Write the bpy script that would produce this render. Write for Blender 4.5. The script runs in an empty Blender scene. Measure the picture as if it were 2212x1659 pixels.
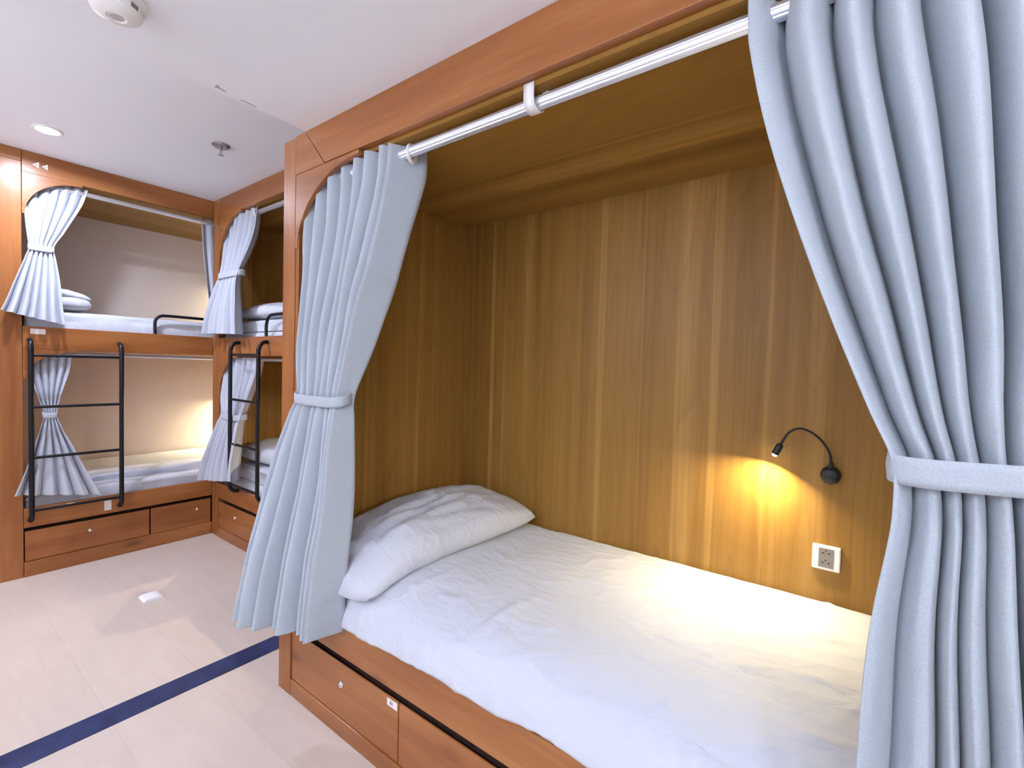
import bpy, math, random
import numpy as np
from mathutils import Vector, Matrix, Euler, noise
C = bpy.context.scene.collection
PI = math.pi

# ------------------------------------------------------------------ materials
def newmat(name):
    m = bpy.data.materials.new(name); m.use_nodes = True
    nt = m.node_tree; b = nt.nodes['Principled BSDF']
    return m, nt, b
def setb(b, rough=.5, spec=.5, metal=0, coat=0, sheen=0):
    b.inputs['Roughness'].default_value = rough
    b.inputs['Specular IOR Level'].default_value = spec
    b.inputs['Metallic'].default_value = metal
    b.inputs['Coat Weight'].default_value = coat
    b.inputs['Sheen Weight'].default_value = sheen
def node(nt, t, **kw):
    n = nt.nodes.new(t)
    for k, v in kw.items(): setattr(n, k, v)
    return n
def mixrgb(nt, fac, a, b, mode='MIX'):
    n = node(nt, 'ShaderNodeMix', data_type='RGBA', blend_type=mode)
    for sock, v in ((n.inputs[0], fac), (n.inputs[6], a), (n.inputs[7], b)):
        if hasattr(v, 'is_output'): nt.links.new(v, sock)
        else: sock.default_value = v if not isinstance(v, tuple) else (*v, 1)
    return n.outputs[2]
def ramp(nt, src, stops):
    r = node(nt, 'ShaderNodeValToRGB'); nt.links.new(src, r.inputs[0])
    el = r.color_ramp.elements
    while len(el) < len(stops): el.new(.5)
    for e, (p, c) in zip(el, stops):
        e.position = p; e.color = (*c, 1) if isinstance(c, tuple) else (c, c, c, 1)
    return r.outputs[0]
def mapped(nt, scale, loc=(0, 0, 0)):
    tc = node(nt, 'ShaderNodeTexCoord'); mp = node(nt, 'ShaderNodeMapping')
    mp.inputs['Scale'].default_value = scale; mp.inputs['Location'].default_value = loc
    nt.links.new(tc.outputs['Object'], mp.inputs[0]); return mp.outputs[0]
def noisetex(nt, vec, scale=1, detail=4, rough=.6, dist=0):
    n = node(nt, 'ShaderNodeTexNoise'); nt.links.new(vec, n.inputs['Vector'])
    n.inputs['Scale'].default_value = scale; n.inputs['Detail'].default_value = detail
    n.inputs['Roughness'].default_value = rough; n.inputs['Distortion'].default_value = dist
    return n.outputs[0]
def math_(nt, op, a, b=0.0):
    n = node(nt, 'ShaderNodeMath', operation=op)
    for i, v in enumerate((a, b)):
        if hasattr(v, 'is_output'): nt.links.new(v, n.inputs[i])
        else: n.inputs[i].default_value = v
    return n.outputs[0]
def bump(nt, b, h, strength=.2, dist=.01):
    n = node(nt, 'ShaderNodeBump'); n.inputs['Strength'].default_value = strength
    n.inputs['Distance'].default_value = dist
    nt.links.new(h, n.inputs['Height']); nt.links.new(n.outputs[0], b.inputs['Normal'])

def axis_scale(axis, along, across):
    return tuple(along if a == axis else across for a in 'xyz')

def laminate(name, axis, dark, mid, light, rough=.42):
    """printed wood laminate: long grain, staves, cathedral figure"""
    m, nt, b = newmat(name); setb(b, rough, .28)
    broad = noisetex(nt, mapped(nt, axis_scale(axis, .22, 11)), 1, 3, .6)
    fine = noisetex(nt, mapped(nt, axis_scale(axis, 1.6, 120)), 1, 5, .7)
    ring = noisetex(nt, mapped(nt, axis_scale(axis, .55, 4.2), (3.1, 1.7, .4)), 1, 1.5, .4, .15)
    rg = math_(nt, 'FRACT', math_(nt, 'MULTIPLY', ring, 17.0))
    rg = ramp(nt, rg, [(0, .0), (.08, .9), (.25, .35), (1, 0.0)])
    c = ramp(nt, broad, [(.30, dark), (.47, mid), (.53, mid), (.70, light)])
    lines = ramp(nt, noisetex(nt, mapped(nt, axis_scale(axis, .12, 16), (5, 9, 2)), 1, 2, .5), [(.60, 0.0), (.645, 1.0), (.66, 1.0), (.70, 0.0)])
    c = mixrgb(nt, math_(nt, 'MULTIPLY', rg, .22), c, tuple(x * .62 for x in dark))
    c = mixrgb(nt, math_(nt, 'MULTIPLY', lines, .45), c, tuple(min(1, x * 1.3) for x in light))
    c = mixrgb(nt, ramp(nt, fine, [(.35, 0.0), (.75, .35)]), c, tuple(x * .75 for x in dark))
    nt.links.new(c, b.inputs['Base Color'])
    bump(nt, b, fine, .06, .002)
    return m

def solidwood(name, axis, dark, mid, light, rough=.34):
    """lacquered solid board: soft grain and knots"""
    m, nt, b = newmat(name); setb(b, rough, .4, coat=.12)
    b.inputs['Coat Roughness'].default_value = .25
    broad = noisetex(nt, mapped(nt, axis_scale(axis, .9, 9)), 1, 4, .55, .3)
    fine = noisetex(nt, mapped(nt, axis_scale(axis, 2.5, 90)), 1, 4, .7)
    c = ramp(nt, broad, [(.32, dark), (.5, mid), (.68, light)])
    c = mixrgb(nt, ramp(nt, fine, [(.4, 0.0), (.8, .28)]), c, tuple(x * .7 for x in dark))
    v = node(nt, 'ShaderNodeTexVoronoi'); nt.links.new(mapped(nt, axis_scale(axis, 2.2, 5.5), (.4, .3, .2)), v.inputs['Vector'])
    v.inputs['Scale'].default_value = 1.0
    kn = ramp(nt, v.outputs['Distance'], [(.0, 1.0), (.06, .8), (.16, 0.0)])
    c = mixrgb(nt, math_(nt, 'MULTIPLY', kn, .65), c, tuple(x * .35 for x in dark))
    nt.links.new(c, b.inputs['Base Color'])
    bump(nt, b, fine, .05, .002)
    return m

def fabric(name, col, rough=.85, weave=1400, var=.06, wr=0.0, sheen=.2):
    m, nt, b = newmat(name); setb(b, rough, .25, sheen=sheen)
    n1 = noisetex(nt, mapped(nt, (1, 1, 1)), weave * .25, 2, .7)
    n2 = noisetex(nt, mapped(nt, (1, 1, 1)), 5, 3, .5)
    c = mixrgb(nt, ramp(nt, n1, [(.3, 0.0), (.7, 1.0)]), tuple(x * (1 - var) for x in col), tuple(min(1, x * (1 + var)) for x in col))
    c = mixrgb(nt, ramp(nt, n2, [(.3, 0.0), (.8, .10)]), c, tuple(x * .9 for x in col))
    nt.links.new(c, b.inputs['Base Color'])
    if wr:
        w = noisetex(nt, mapped(nt, (4, 8, 6)), 2.4, 2.6, .5, .9)
        w2 = math_(nt, 'ADD', math_(nt, 'MULTIPLY', w, 1.0), math_(nt, 'MULTIPLY', n1, .03))
        bump(nt, b, w2, wr, .02)
    else:
        bump(nt, b, n1, .12, .0015)
    return m
def plain(name, col, rough=.5, metal=0, spec=.5, var=.04, sc=20):
    m, nt, b = newmat(name); setb(b, rough, spec, metal)
    n = noisetex(nt, mapped(nt, (1, 1, 1)), sc, 3, .6)
    c = mixrgb(nt, n, tuple(x * (1 - var) for x in col), tuple(min(1, x * (1 + var)) for x in col))
    nt.links.new(c, b.inputs['Base Color']); return m
def emit(name, col, s):
    m, nt, b = newmat(name); b.inputs['Base Color'].default_value = (*col, 1)
    b.inputs['Emission Color'].default_value = (*col, 1); b.inputs['Emission Strength'].default_value = s
    return m

LD, LM, LL = (.235, .115, .022), (.325, .170, .036), (.44, .25, .070)
LAM = {a: laminate('oak_laminate_' + a, a, LD, LM, LL) for a in 'xyz'}
SD, SM, SL = (.24, .080, .020), (.325, .120, .034), (.405, .172, .056)
WOOD = {a: solidwood('lacquered_wood_' + a, a, SD, SM, SL) for a in 'xyz'}
M_cur = fabric('curtain_grey_linen', (.39, .44, .485), .8, 1500, .10)
M_cur2 = fabric('curtain_far_linen', (.46, .49, .56), .8, 900, .05)
M_sheet = fabric('white_cotton', (.55, .58, .645), .75, 1200, .02, .4, .1)
M_sheet_flat = fabric('white_cotton_smooth', (.55, .58, .645), .75, 1200, .02, .25, .1)
M_stripe = fabric('grey_hem_band', (.42, .43, .46), .8, 1000, .04)
M_paint = plain('ceiling_paint', (.82, .85, .90), .75, 0, .3, .012, 3)
M_wallp = plain('wall_paint', (.86, .85, .85), .8, 0, .3, .02, 4)
M_beige = plain('beige_panel', (.80, .72, .67), .7, 0, .3, .02, 6)
M_alu = plain('brushed_aluminium', (.80, .83, .90), .28, .75, .5, .03, 60)
M_white = plain('white_plastic', (.80, .79, .77), .35, 0, .5, .01)
M_whitebr = plain('bright_white_plastic', (.92, .92, .94), .35, 0, .5, .01)
M_grey = plain('grey_plastic', (.22, .20, .19), .45, 0, .5, .05)
M_hole = plain('dark_hole', (.01, .01, .01), .8)
M_black = plain('black_powder_coat', (.006, .006, .009), .34, 0, .35, .1)
M_blackp = plain('black_plastic', (.012, .014, .018), .45)
M_chrome = plain('chrome', (.75, .75, .78), .18, 1.0)
M_steel = plain('dull_steel', (.45, .42, .43), .3, 1.0)
M_void = plain('cavity_shadow_board', (.05, .02, .012), .8)  # near-black colour puts the shade into the board behind the drawer slots
M_label = plain('paper_label', (.80, .74, .74), .6)
M_ink = plain('blue_grey_ink', (.16, .16, .30), .7)
M_clear = plain('translucent_label_holder', (.75, .68, .62), .25)
M_lens = emit('downlight_lens', (.93, .94, 1.0), 80)
M_bulb = emit('lamp_led', (1.0, .88, .62), 60)

# floor
M_floor, nt, b = newmat('beige_floor_tiles'); setb(b, .38, .45)
v = mapped(nt, (1, 1, 1), (0.0, -.175, 0))
br = node(nt, 'ShaderNodeTexBrick'); nt.links.new(v, br.inputs['Vector'])
br.inputs['Scale'].default_value = 1.0; br.inputs['Mortar Size'].default_value = .0016
br.inputs['Brick Width'].default_value = 1.2; br.inputs['Row Height'].default_value = .30
br.inputs['Mortar Smooth'].default_value = .4
br.inputs['Color1'].default_value = (.60, .51, .44, 1); br.inputs['Color2'].default_value = (.63, .54, .47, 1)
br.inputs['Mortar'].default_value = (.54, .465, .41, 1)
st = noisetex(nt, mapped(nt, (3, 18, 1)), 1, 6, .7, .5)
c = mixrgb(nt, ramp(nt, st, [(.4, 0.0), (.75, .5)]), br.outputs[0], (.72, .63, .56))
c = mixrgb(nt, ramp(nt, noisetex(nt, mapped(nt, (1.2, 1.2, 1)), 1, 4, .6), [(.4, 0.0), (.8, .3)]), c, (.50, .42, .38))
nt.links.new(c, b.inputs['Base Color'])
bump(nt, b, st, .03, .003)
M_strip, nt, b = newmat('dark_blue_floor_strip'); setb(b, .35, .5)
s1 = noisetex(nt, mapped(nt, (1, 1, 1)), 9, 6, .75)
s2 = noisetex(nt, mapped(nt, (1, 1, 1), (3, 1, 0)), 26, 3, .6)
c = ramp(nt, s1, [(.35, (.012, .022, .075)), (.6, (.028, .045, .14)), (.8, (.05, .07, .19))])
c = mixrgb(nt, ramp(nt, s2, [(.66, 0.0), (.70, .7)]), c, (.006, .01, .03))
nt.links.new(c, b.inputs['Base Color'])

# ------------------------------------------------------------------ mesh builder
class MB:
    def __init__(s): s.v = []; s.f = []
    def add(s, vs, fs):
        o = len(s.v); s.v += [tuple(x) for x in vs]; s.f += [tuple(i + o for i in f) for f in fs]; return s
    def box(s, x0, x1, y0, y1, z0, z1):
        x0, x1 = sorted((x0, x1)); y0, y1 = sorted((y0, y1)); z0, z1 = sorted((z0, z1))
        vs = [(x, y, z) for x in (x0, x1) for y in (y0, y1) for z in (z0, z1)]
        return s.add(vs, [(0, 1, 3, 2), (4, 6, 7, 5), (0, 4, 5, 1), (2, 3, 7, 6), (0, 2, 6, 4), (1, 5, 7, 3)])
    def prism(s, poly, p2w, d0, d1):
        """poly in 2d extruded between depth d0 and d1, p2w(a,b,d)->xyz"""
        n = len(poly)
        vs = [p2w(a, b, d0) for a, b in poly] + [p2w(a, b, d1) for a, b in poly]
        return s.add(vs, [tuple(range(n - 1, -1, -1)), tuple(range(n, 2 * n))] + [(i, (i + 1) % n, n + (i + 1) % n, n + i) for i in range(n)])
    def tube(s, pts, r, n=12, caps=True):
        pts = [Vector(p) for p in pts]; rs = r if isinstance(r, (list, tuple)) else [r] * len(pts)
        vs = []; prev = None
        for i, p in enumerate(pts):
            t = (pts[min(i + 1, len(pts) - 1)] - pts[max(i - 1, 0)]).normalized()
            if prev is None:
                a = Vector((0, 0, 1)) if abs(t.z) < .9 else Vector((1, 0, 0))
                nrm = t.cross(a).normalized()
            else: nrm = (prev - t * prev.dot(t)).normalized()
            prev = nrm; bn = t.cross(nrm)
            for k in range(n):
                a = 2 * PI * k / n; vs.append(p + (nrm * math.cos(a) + bn * math.sin(a)) * rs[i])
        fs = []
        for i in range(len(pts) - 1):
            for k in range(n):
                fs.append((i * n + k, i * n + (k + 1) % n, (i + 1) * n + (k + 1) % n, (i + 1) * n + k))
        if caps: fs.append(tuple(range(n - 1, -1, -1))); m = (len(pts) - 1) * n; fs.append(tuple(range(m, m + n)))
        return s.add(vs, fs)
    def lathe(s, prof, origin, axis=(0, 0, 1), n=32):
        """prof: (radius, height along axis)"""
        ax = Vector(axis).normalized(); a = Vector((0, 0, 1)) if abs(ax.z) < .9 else Vector((1, 0, 0))
        u = ax.cross(a).normalized(); w = ax.cross(u); o = Vector(origin); vs = []
        for r, hh in prof:
            for k in range(n):
                t = 2 * PI * k / n; vs.append(o + ax * hh + (u * math.cos(t) + w * math.sin(t)) * max(r, 1e-5))
        fs = [(i * n + k, i * n + (k + 1) % n, (i + 1) * n + (k + 1) % n, (i + 1) * n + k) for i in range(len(prof) - 1) for k in range(n)]
        return s.add(vs, fs)
    def grid(s, P):
        """P: rows x cols array of points"""
        R, Cn = len(P), len(P[0])
        vs = [tuple(p) for row in P for p in row]
        fs = [(i * Cn + j, i * Cn + j + 1, (i + 1) * Cn + j + 1, (i + 1) * Cn + j) for i in range(R - 1) for j in range(Cn - 1)]
        return s.add(vs, fs)
    def build(s, name, mat, parent=None, smooth=False, bevel=0, solid=0, weld=False, angle=None):
        me = bpy.data.meshes.new(name)
        org = Vector((0, 0, 0))
        q = parent
        while q is not None: org = org + q.location; q = q.parent
        vs = [tuple(Vector(p) - org) for p in s.v]
        me.from_pydata(vs, [], s.f); me.materials.append(mat)
        import bmesh
        bm = bmesh.new(); bm.from_mesh(me)
        if weld: bmesh.ops.remove_doubles(bm, verts=bm.verts, dist=1e-4)
        bmesh.ops.recalc_face_normals(bm, faces=bm.faces); bm.to_mesh(me); bm.free()
        if smooth:
            for p in me.polygons: p.use_smooth = True
        o = bpy.data.objects.new(name, me); C.objects.link(o); o.parent = parent
        if smooth and angle:
            try: me.set_sharp_from_angle(angle=math.radians(angle))
            except Exception: pass
        if solid:
            md = o.modifiers.new('thickness', 'SOLIDIFY'); md.thickness = solid; md.offset = 0
        if bevel:
            md = o.modifiers.new('edge', 'BEVEL'); md.width = bevel; md.segments = 2; md.limit_method = 'ANGLE'
        return o

def thing(name, loc, label, cat, group=None):
    o = bpy.data.objects.new(name, None); C.objects.link(o); o.location = loc
    o.empty_display_size = .05
    o['label'] = label; o['category'] = cat
    if group: o['group'] = group
    return o
def tag(o, label, cat, group=None):
    o['label'] = label; o['category'] = cat
    if group: o['group'] = group
    return o
def struct(o, label=None):
    o['kind'] = 'structure'
    if label: o['label'] = label
    return o
def crv(pts, n=8, closed=False):
    """Catmull-Rom through points"""
    P = [Vector(p) for p in pts]; out = []
    if closed: P = [P[-1]] + P + [P[0], P[1]]
    else: P = [P[0] * 2 - P[1]] + P + [P[-1] * 2 - P[-2]]
    for i in range(1, len(P) - 2):
        for k in range(n):
            t = k / n; a, b_, c_, d = P[i - 1:i + 3]
            out.append(.5 * ((2 * b_) + (c_ - a) * t + (2 * a - 5 * b_ + 4 * c_ - d) * t * t + (3 * b_ - a - 3 * c_ + d) * t ** 3))
    if not closed: out.append(P[-2])
    return out

# ------------------------------------------------------------------ key dimensions
XE = -3.874          # face of the end-wall bunk
YF = 1.466           # face of the far row bunk
YN = .9375           # face of the near bunk
H = 2.467            # ceiling
HS = 2.15            # lowered ceiling
XA, XR = -1.829, .52 # near bunk extent
YB = 1.7465          # near alcove back

# ------------------------------------------------------------------ room
struct(MB().box(-4.80, 2.7, -1.5, 2.6, -.06, 0).build('floor', M_floor))
struct(MB().box(-2.182, -2.070, -1.5, 1.46, 0, .002).build('trim_1', M_strip), 'dark blue strip inlaid across the floor')
struct(MB().box(-4.80, 2.7, -1.5, 2.6, H, H + .06).build('ceiling', M_paint))
struct(MB().box(-1.675, 2.7, -1.5, YB + .03, HS, H).build('ceiling_lowered', M_paint), 'lowered part of the ceiling')
struct(MB().box(-4.86, -4.80, -1.5, 2.6, 0, H).build('wall_left', M_wallp))
struct(MB().box(2.7, 2.76, -1.5, 2.6, 0, H).build('wall_right', M_wallp))
struct(MB().box(-4.86, 2.76, 2.6, 2.66, 0, H).build('wall_back', M_wallp))
struct(MB().box(-4.86, 2.76, -1.56, -1.5, 0, H).build('wall_front', M_wallp))

# ------------------------------------------------------------------ arch bracket
def bracket_poly(w, hgt, post_side_drop=.0, n=18):
    """corner at (0,0) top-post; runs +a along header and -b down the post; concave quarter arc"""
    tip = .012
    pts = [(0, 0), (w, 0), (w, -tip)]
    for i in range(n + 1):
        t = PI / 2 * i / n
        # arc centre at (w, -hgt): from (w,-tip) to (tip,-hgt)
        pts.append((w - (w - tip) * math.sin(t), -hgt + (hgt - tip) * math.cos(t)))
    pts.append((0, -hgt))
    return pts

def knob(parent, pos, axis):
    MB().lathe([(0, .010), (.006, .010), (.0105, .007), (.012, .003), (.012, -.001)], pos, axis, 20).build('lock_knob', M_chrome, parent, True, angle=40)

# ------------------------------------------------------------------ NEAR BUNK
nb = thing('bunk_bed', (XA, YN, 0), 'large wooden box bed nearest the camera, single tall opening with reading lamp inside', 'bed', None)
px0, px1 = XA, -1.722
MB().box(px0, -1.743, YN, YN + .10, 0, HS - .005).build('post', WOOD['z'], nb, bevel=.002)
MB().box(-1.743, px1, YN + .004, YN + .10, .40, 2.0).build('post', WOOD['z'], nb, bevel=.0015)
# header beam with a mitred left end
MB().prism([(-1.678, HS), (XR, HS), (XR, 2.008), (-1.55, 2.008)], lambda a, b, d: (a, d, b), YN, YN + .026).build('header_beam', WOOD['x'], nb, bevel=.002)
MB().prism([(-1.743, HS), (-1.681, HS), (-1.552, 2.006), (-1.743, 2.006)], lambda a, b, d: (a, d, b), YN, YN + .026).build('corner_gusset', WOOD['x'], nb, bevel=.0015)
MB().prism([(a - 1.742, b + 2.005) for a, b in bracket_poly(.39, .275)], lambda a, b, d: (a, d, b), YN + .001, YN + .018).build('arch_bracket', WOOD['x'], nb, bevel=.0015)
MB().box(XA, -1.612, YN + .10, YB, 0, 2.03).build('side_panel', LAM['z'], nb)
MB().box(.42, XR, YN + .10, YB, 0, 2.03).build('side_panel', LAM['z'], nb)
MB().box(.43, XR, YN, YN + .10, 0, HS - .005).build('post', WOOD['z'], nb, bevel=.002)
MB().box(XA, XR, YB, YB + .02, 0, 2.03).build('back_panel', LAM['z'], nb)
MB().box(-1.72, .43, YN + .026, YB, 1.995, 2.03).build('ceiling_panel', LAM['x'], nb)
MB().box(-1.722, .43, YN + .001, YN + .028, .287, .412).build('front_rail', WOOD['x'], nb, bevel=.003)
MB().box(-1.722, .43, YN + .028, YB, .37, .40).build('bed_board', WOOD['x'], nb)
MB().box(-1.74, .43, YN + .05, YN + .06, .04, .287).build('slot_shade_board', M_void, nb)
MB().box(-1.743, .43, YN + .001, YN + .03, .0, .062).build('plinth', WOOD['x'], nb, bevel=.003)
for i, (a, b_) in enumerate([(-1.741, -1.109), (-1.105, -.345), (-.341, .428)]):
    d = MB().box(a, b_, YN + .006, YN + .013, .064, .256).build('drawer', WOOD['x'], nb, bevel=.002)
    knob(d, (a + .335, YN + .006, .186), (0, -1, 0))
    if i == 0:
        st = MB().box(-1.124, -1.075 - .035, YN + .0045, YN + .006, .227, .25)
lb = MB().box(-1.160, -1.112, YN + .0045, YN + .006, .228, .251).build('number_label', M_label, nb)
def text(body, size, mat, parent, loc, rot, name='lettering', ext=.0004):
    cu = bpy.data.curves.new(name, 'FONT'); cu.body = body; cu.size = size; cu.extrude = ext
    cu.align_x = 'CENTER'; cu.align_y = 'CENTER'; cu.materials.append(mat)
    o = bpy.data.objects.new(name, cu); C.objects.link(o); o.parent = parent
    org = Vector((0, 0, 0)); q = parent
    while q is not None: org = org + q.location; q = q.parent
    bpy.context.view_layer.update()
    me = bpy.data.meshes.new_from_object(o.evaluated_get(bpy.context.evaluated_depsgraph_get()))
    bpy.data.objects.remove(o); o = bpy.data.objects.new(name, me); C.objects.link(o); o.parent = parent
    o.location = Vector(loc) - org; o.rotation_euler = rot; return o
text('81', .017, M_ink, lb, (-1.138, YN + .0040, .240), (PI / 2, 0, 0))

# ------------------------------------------------------------------ curtain rods
def rod(name, a, b, r, label, brackets=()):
    mid = (Vector(a) + Vector(b)) / 2
    t = thing(name, a, label, 'curtain rod', None)
    a, b = Vector(a), Vector(b); d = (b - a).normalized()
    up = Vector((0, 0, 1)); sd = d.cross(up).normalized()
    n = 40; prof = []
    for k in range(n):
        th = 2 * PI * k / n; rr = r * (1 - .09 * (1 if k % 5 == 0 else 0))
        prof.append((math.cos(th) * rr, math.sin(th) * rr))
    vs = [p + sd * x + up * y for p in (a, b) for x, y in prof]
    m = MB(); m.add(vs, [tuple(range(n)), tuple(range(n, 2 * n))] + [(k, (k + 1) % n, n + (k + 1) % n, n + k) for k in range(n)])
    m.build('rod', M_alu, t, True, angle=35)
    return t
RY, RZ = .990, 1.966
rn = rod('curtain_rod', (-1.70, RY, RZ), (.43, RY, RZ), .0165, 'thick fluted aluminium curtain rod across the near box bed')
# hanging strap bracket of the near rod
bp = crv([(0, RY - .028, 2.006), (0, RY - .028, 1.97), (0, RY - .022, 1.952), (0, RY, 1.9455), (0, RY + .015, 1.952), (0, RY + .024, 1.968)], 6)
sm = MB(); P = []
for p in bp:
    P.append([(-.705, p.y, p.z), (-.675, p.y, p.z)])
sm.grid(P); br_ = sm.build('strap_bracket', M_white, rn, True, solid=.004)
MB().box(-.675, -.655, RY + .008, RY + .024, 1.985, 1.995).build('screw_plate', M_whitebr, rn, bevel=.002)
MB().lathe([(0, 0), (.004, 0), (.004, .003)], (-.664, RY + .016, 1.9845), (0, 0, -1), 12).build('screw', M_hole, rn)

RXE = XE - .055
rod('curtain_rod', (RXE, .50, 2.310), (RXE, 1.60, 2.310), .013, 'white curtain rod of the upper bunk on the far end wall')
rod('curtain_rod', (RXE, .50, 1.312), (RXE, 1.60, 1.312), .010, 'white curtain rod of the lower bunk on the far end wall')
RYF = YF + .05
rod('curtain_rod', (-3.76, RYF, 2.300), (-1.93, RYF, 2.300), .016, 'curtain rod of the upper bunk beside the tall near post')
rod('curtain_rod', (-3.76, RYF, 1.312), (-1.93, RYF, 1.312), .010, 'curtain rod of the lower bunk beside the tall near post')

# ------------------------------------------------------------------ curtains
def lerp(a, b, t): return a + (b - a) * t
def interp_rows(rows, t):
    """rows: list of tuples of floats, Catmull-Rom at t in [0, n-1] with clamped overshoot"""
    n = len(rows); i = min(int(t), n - 2); f = t - i
    a, b_, c_, d = rows[max(i - 1, 0)], rows[i], rows[i + 1], rows[min(i + 2, n - 1)]
    out = []
    for p, q, r, s in zip(a, b_, c_, d):
        # monotone tangents
        m0 = (r - p) / 2; m1 = (s - q) / 2; dl = r - q
        if (q - p) * dl <= 0: m0 = 0
        if (s - r) * dl <= 0: m1 = 0
        m0 = max(-3 * abs(dl), min(3 * abs(dl), m0)); m1 = max(-3 * abs(dl), min(3 * abs(dl), m1))
        h00 = 2 * f ** 3 - 3 * f * f + 1; h10 = f ** 3 - 2 * f * f + f; h01 = -2 * f ** 3 + 3 * f * f; h11 = f ** 3 - f * f
        out.append(h00 * q + h10 * m0 + h01 * r + h11 * m1)
    return out

def curtain(rows, nf, mapf, mat, label, group, seed, tie, eyelets=None, wts=None, start=-1, root=None, sub=14, band=.048, per=9,
            sharp=.28, droop=.012, top_eyelet_mat=None, jit=.35, skew=.0, endflat=False, tiemat=None, ring=False, waist_mix=.6, endamp=1.0, vary=.8, dome=0, wts2=None):
    """rows: (zL, zR, uL, uR, d, A): u along the rod, d = depth of the fold centre line, A = fold depth.
    mapf(u, d, z) -> xyz.  Folds run continuously from rod to hem and are gathered by the tieback."""
    rnd = random.Random(seed)
    ns = 2 * nf                      # half folds
    w = wts or [1 + jit * (rnd.random() - .5) for _ in range(ns)]
    w2 = wts2 or [1 + jit * (rnd.random() - .5) for _ in range(ns)]
    amp = [1 + .35 * (rnd.random() - .5) for _ in range(ns + 1)]
    amp[-1] *= endamp
    amp2 = [1 + vary * (rnd.random() - .5) for _ in range(ns + 1)]
    def cum(w):
        t = [0]
        for x in w: t.append(t[-1] + x)
        return [x / t[-1] for x in t]
    c1, c2 = cum(w), cum(w2)
    R = (len(rows) - 1) * sub
    P = []
    for i in range(R + 1):
        t = i / sub; zl, zr, ul, ur, d, A, *dr = interp_rows(rows, t); dr = dr[0] if dr else d
        fr = i / R; mixh = max(0, min(1, (fr - .35) / .5)); mixh = mixh * mixh * (3 - 2 * mixh)
        row = []
        for k in range(ns):
            for q in range(per if k < ns - 1 else per + 1):
                f = q / per; e = (1 - math.cos(PI * f)) / 2
                s0 = lerp(c1[k], c2[k], mixh); s1 = lerp(c1[k + 1], c2[k + 1], mixh)
                a0 = lerp(amp[k], amp2[k], mixh); a1 = lerp(amp[k + 1], amp2[k + 1], mixh)
                sg = start if k % 2 == 0 else -start
                dd = lerp(sg * a0, -sg * a1, e)
                # swell makes the folds round rather than zig-zag
                uu = lerp(s0, s1, f) - sharp * (s1 - s0) * math.sin(2 * PI * f) / 2
                if skew: uu += skew * (s1 - s0) * dd * .5
                if dome:
                    # broad rounded front lobes parted by narrow deep valleys
                    h_ = f if (k % 2 == 0) == (start > 0) else 1 - f     # 0 in the valley, 1 on the crest
                    v0 = a0 if (k % 2 == 0) == (start > 0) else a1; v1 = a1 if (k % 2 == 0) == (start > 0) else a0
                    g_ = math.sin(PI / 2 * h_) ** dome
                    dd = lerp(v0, -v1, g_)
                    uu = lerp(s0, s1, f)
                    if endamp != 1.0 and k == ns - 1: dd = lerp(-a0, a1, f)
                u = lerp(ul, ur, uu); z = lerp(zl, zr, uu)
                n_ = noise.noise(Vector((u * 9 + seed, z * 3.1, seed * 1.7)))
                n2 = noise.noise(Vector((uu * 30 + seed, z * 7.0, seed * .7)))
                q_ = min(1, fr * 6 + .1); u += n_ * .006 * q_; z2 = z
                dep = lerp(d, dr, uu) + A * dd + (n_ * .007 + n2 * .0035) * q_
                row.append(mapf(u, dep, z2))
        P.append(row)
    mid = (len(P) * tie[0]) if tie else 0
    root = thing('curtain', P[0][0], label, 'curtain', group)
    MB().grid(P).build('cloth', mat, root, True, solid=.0022)
    # stitched hem band at the foot
    last = P[-1]; up = P[-3]
    if tie:
        # tie = (row parameter, slope) band wraps the gathered cloth
        t = tie[0]; zl, zr, ul, ur, d, A, *dr = interp_rows(rows, t); dr = dr[0] if dr else d
        cu_, ru = (ul + ur) / 2, abs(ur - ul) / 2 + .0015
        rd = A * 1.25 + .012
        N = 48; B = []
        for r_ in range(5):
            zz = (r_ / 4 - .5) * band
            ring_ = []
            for k in range(N + 1):
                th = 2 * PI * k / N
                ex = abs(math.cos(th)) ** .6 * (1 if math.cos(th) >= 0 else -1)
                ey = abs(math.sin(th)) ** .6 * (1 if math.sin(th) >= 0 else -1)
                u = cu_ + ex * (ru + .002 * (1 - abs(r_ / 2 - 1)))
                s = (u - ul) / (ur - ul) if ur != ul else 0
                z = lerp(zl, zr, s) + zz + (-droop if ey < 0 else droop * .4) * abs(ey)
                ring_.append(mapf(u, lerp(d, dr, s) + ey * rd, z + tie[1] * ex * .5))
            B.append(ring_)
        MB().grid(B).build('tieback', tiemat or mat, root, True, solid=.003, weld=True)
    if eyelets:
        for (u, d, z, ax, r) in eyelets:
            prof = [(r, -.004), (r + .004, -.0055), (r + .010, -.004), (r + .0115, 0), (r + .010, .004), (r + .004, .0055), (r, .004), (r - .001, 0), (r, -.004)]
            MB().lathe(prof, mapf(u, d, z), ax, 32).build('eyelet', top_eyelet_mat or M_white, root, True)
    return root

near = lambda u, d, z: (u, d, z)
endm = lambda u, d, z: (XE + (-(d)), u, z)      # d<0 = towards the room
G1 = 'gathered grey curtains tied back at the bunk openings'
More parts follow.
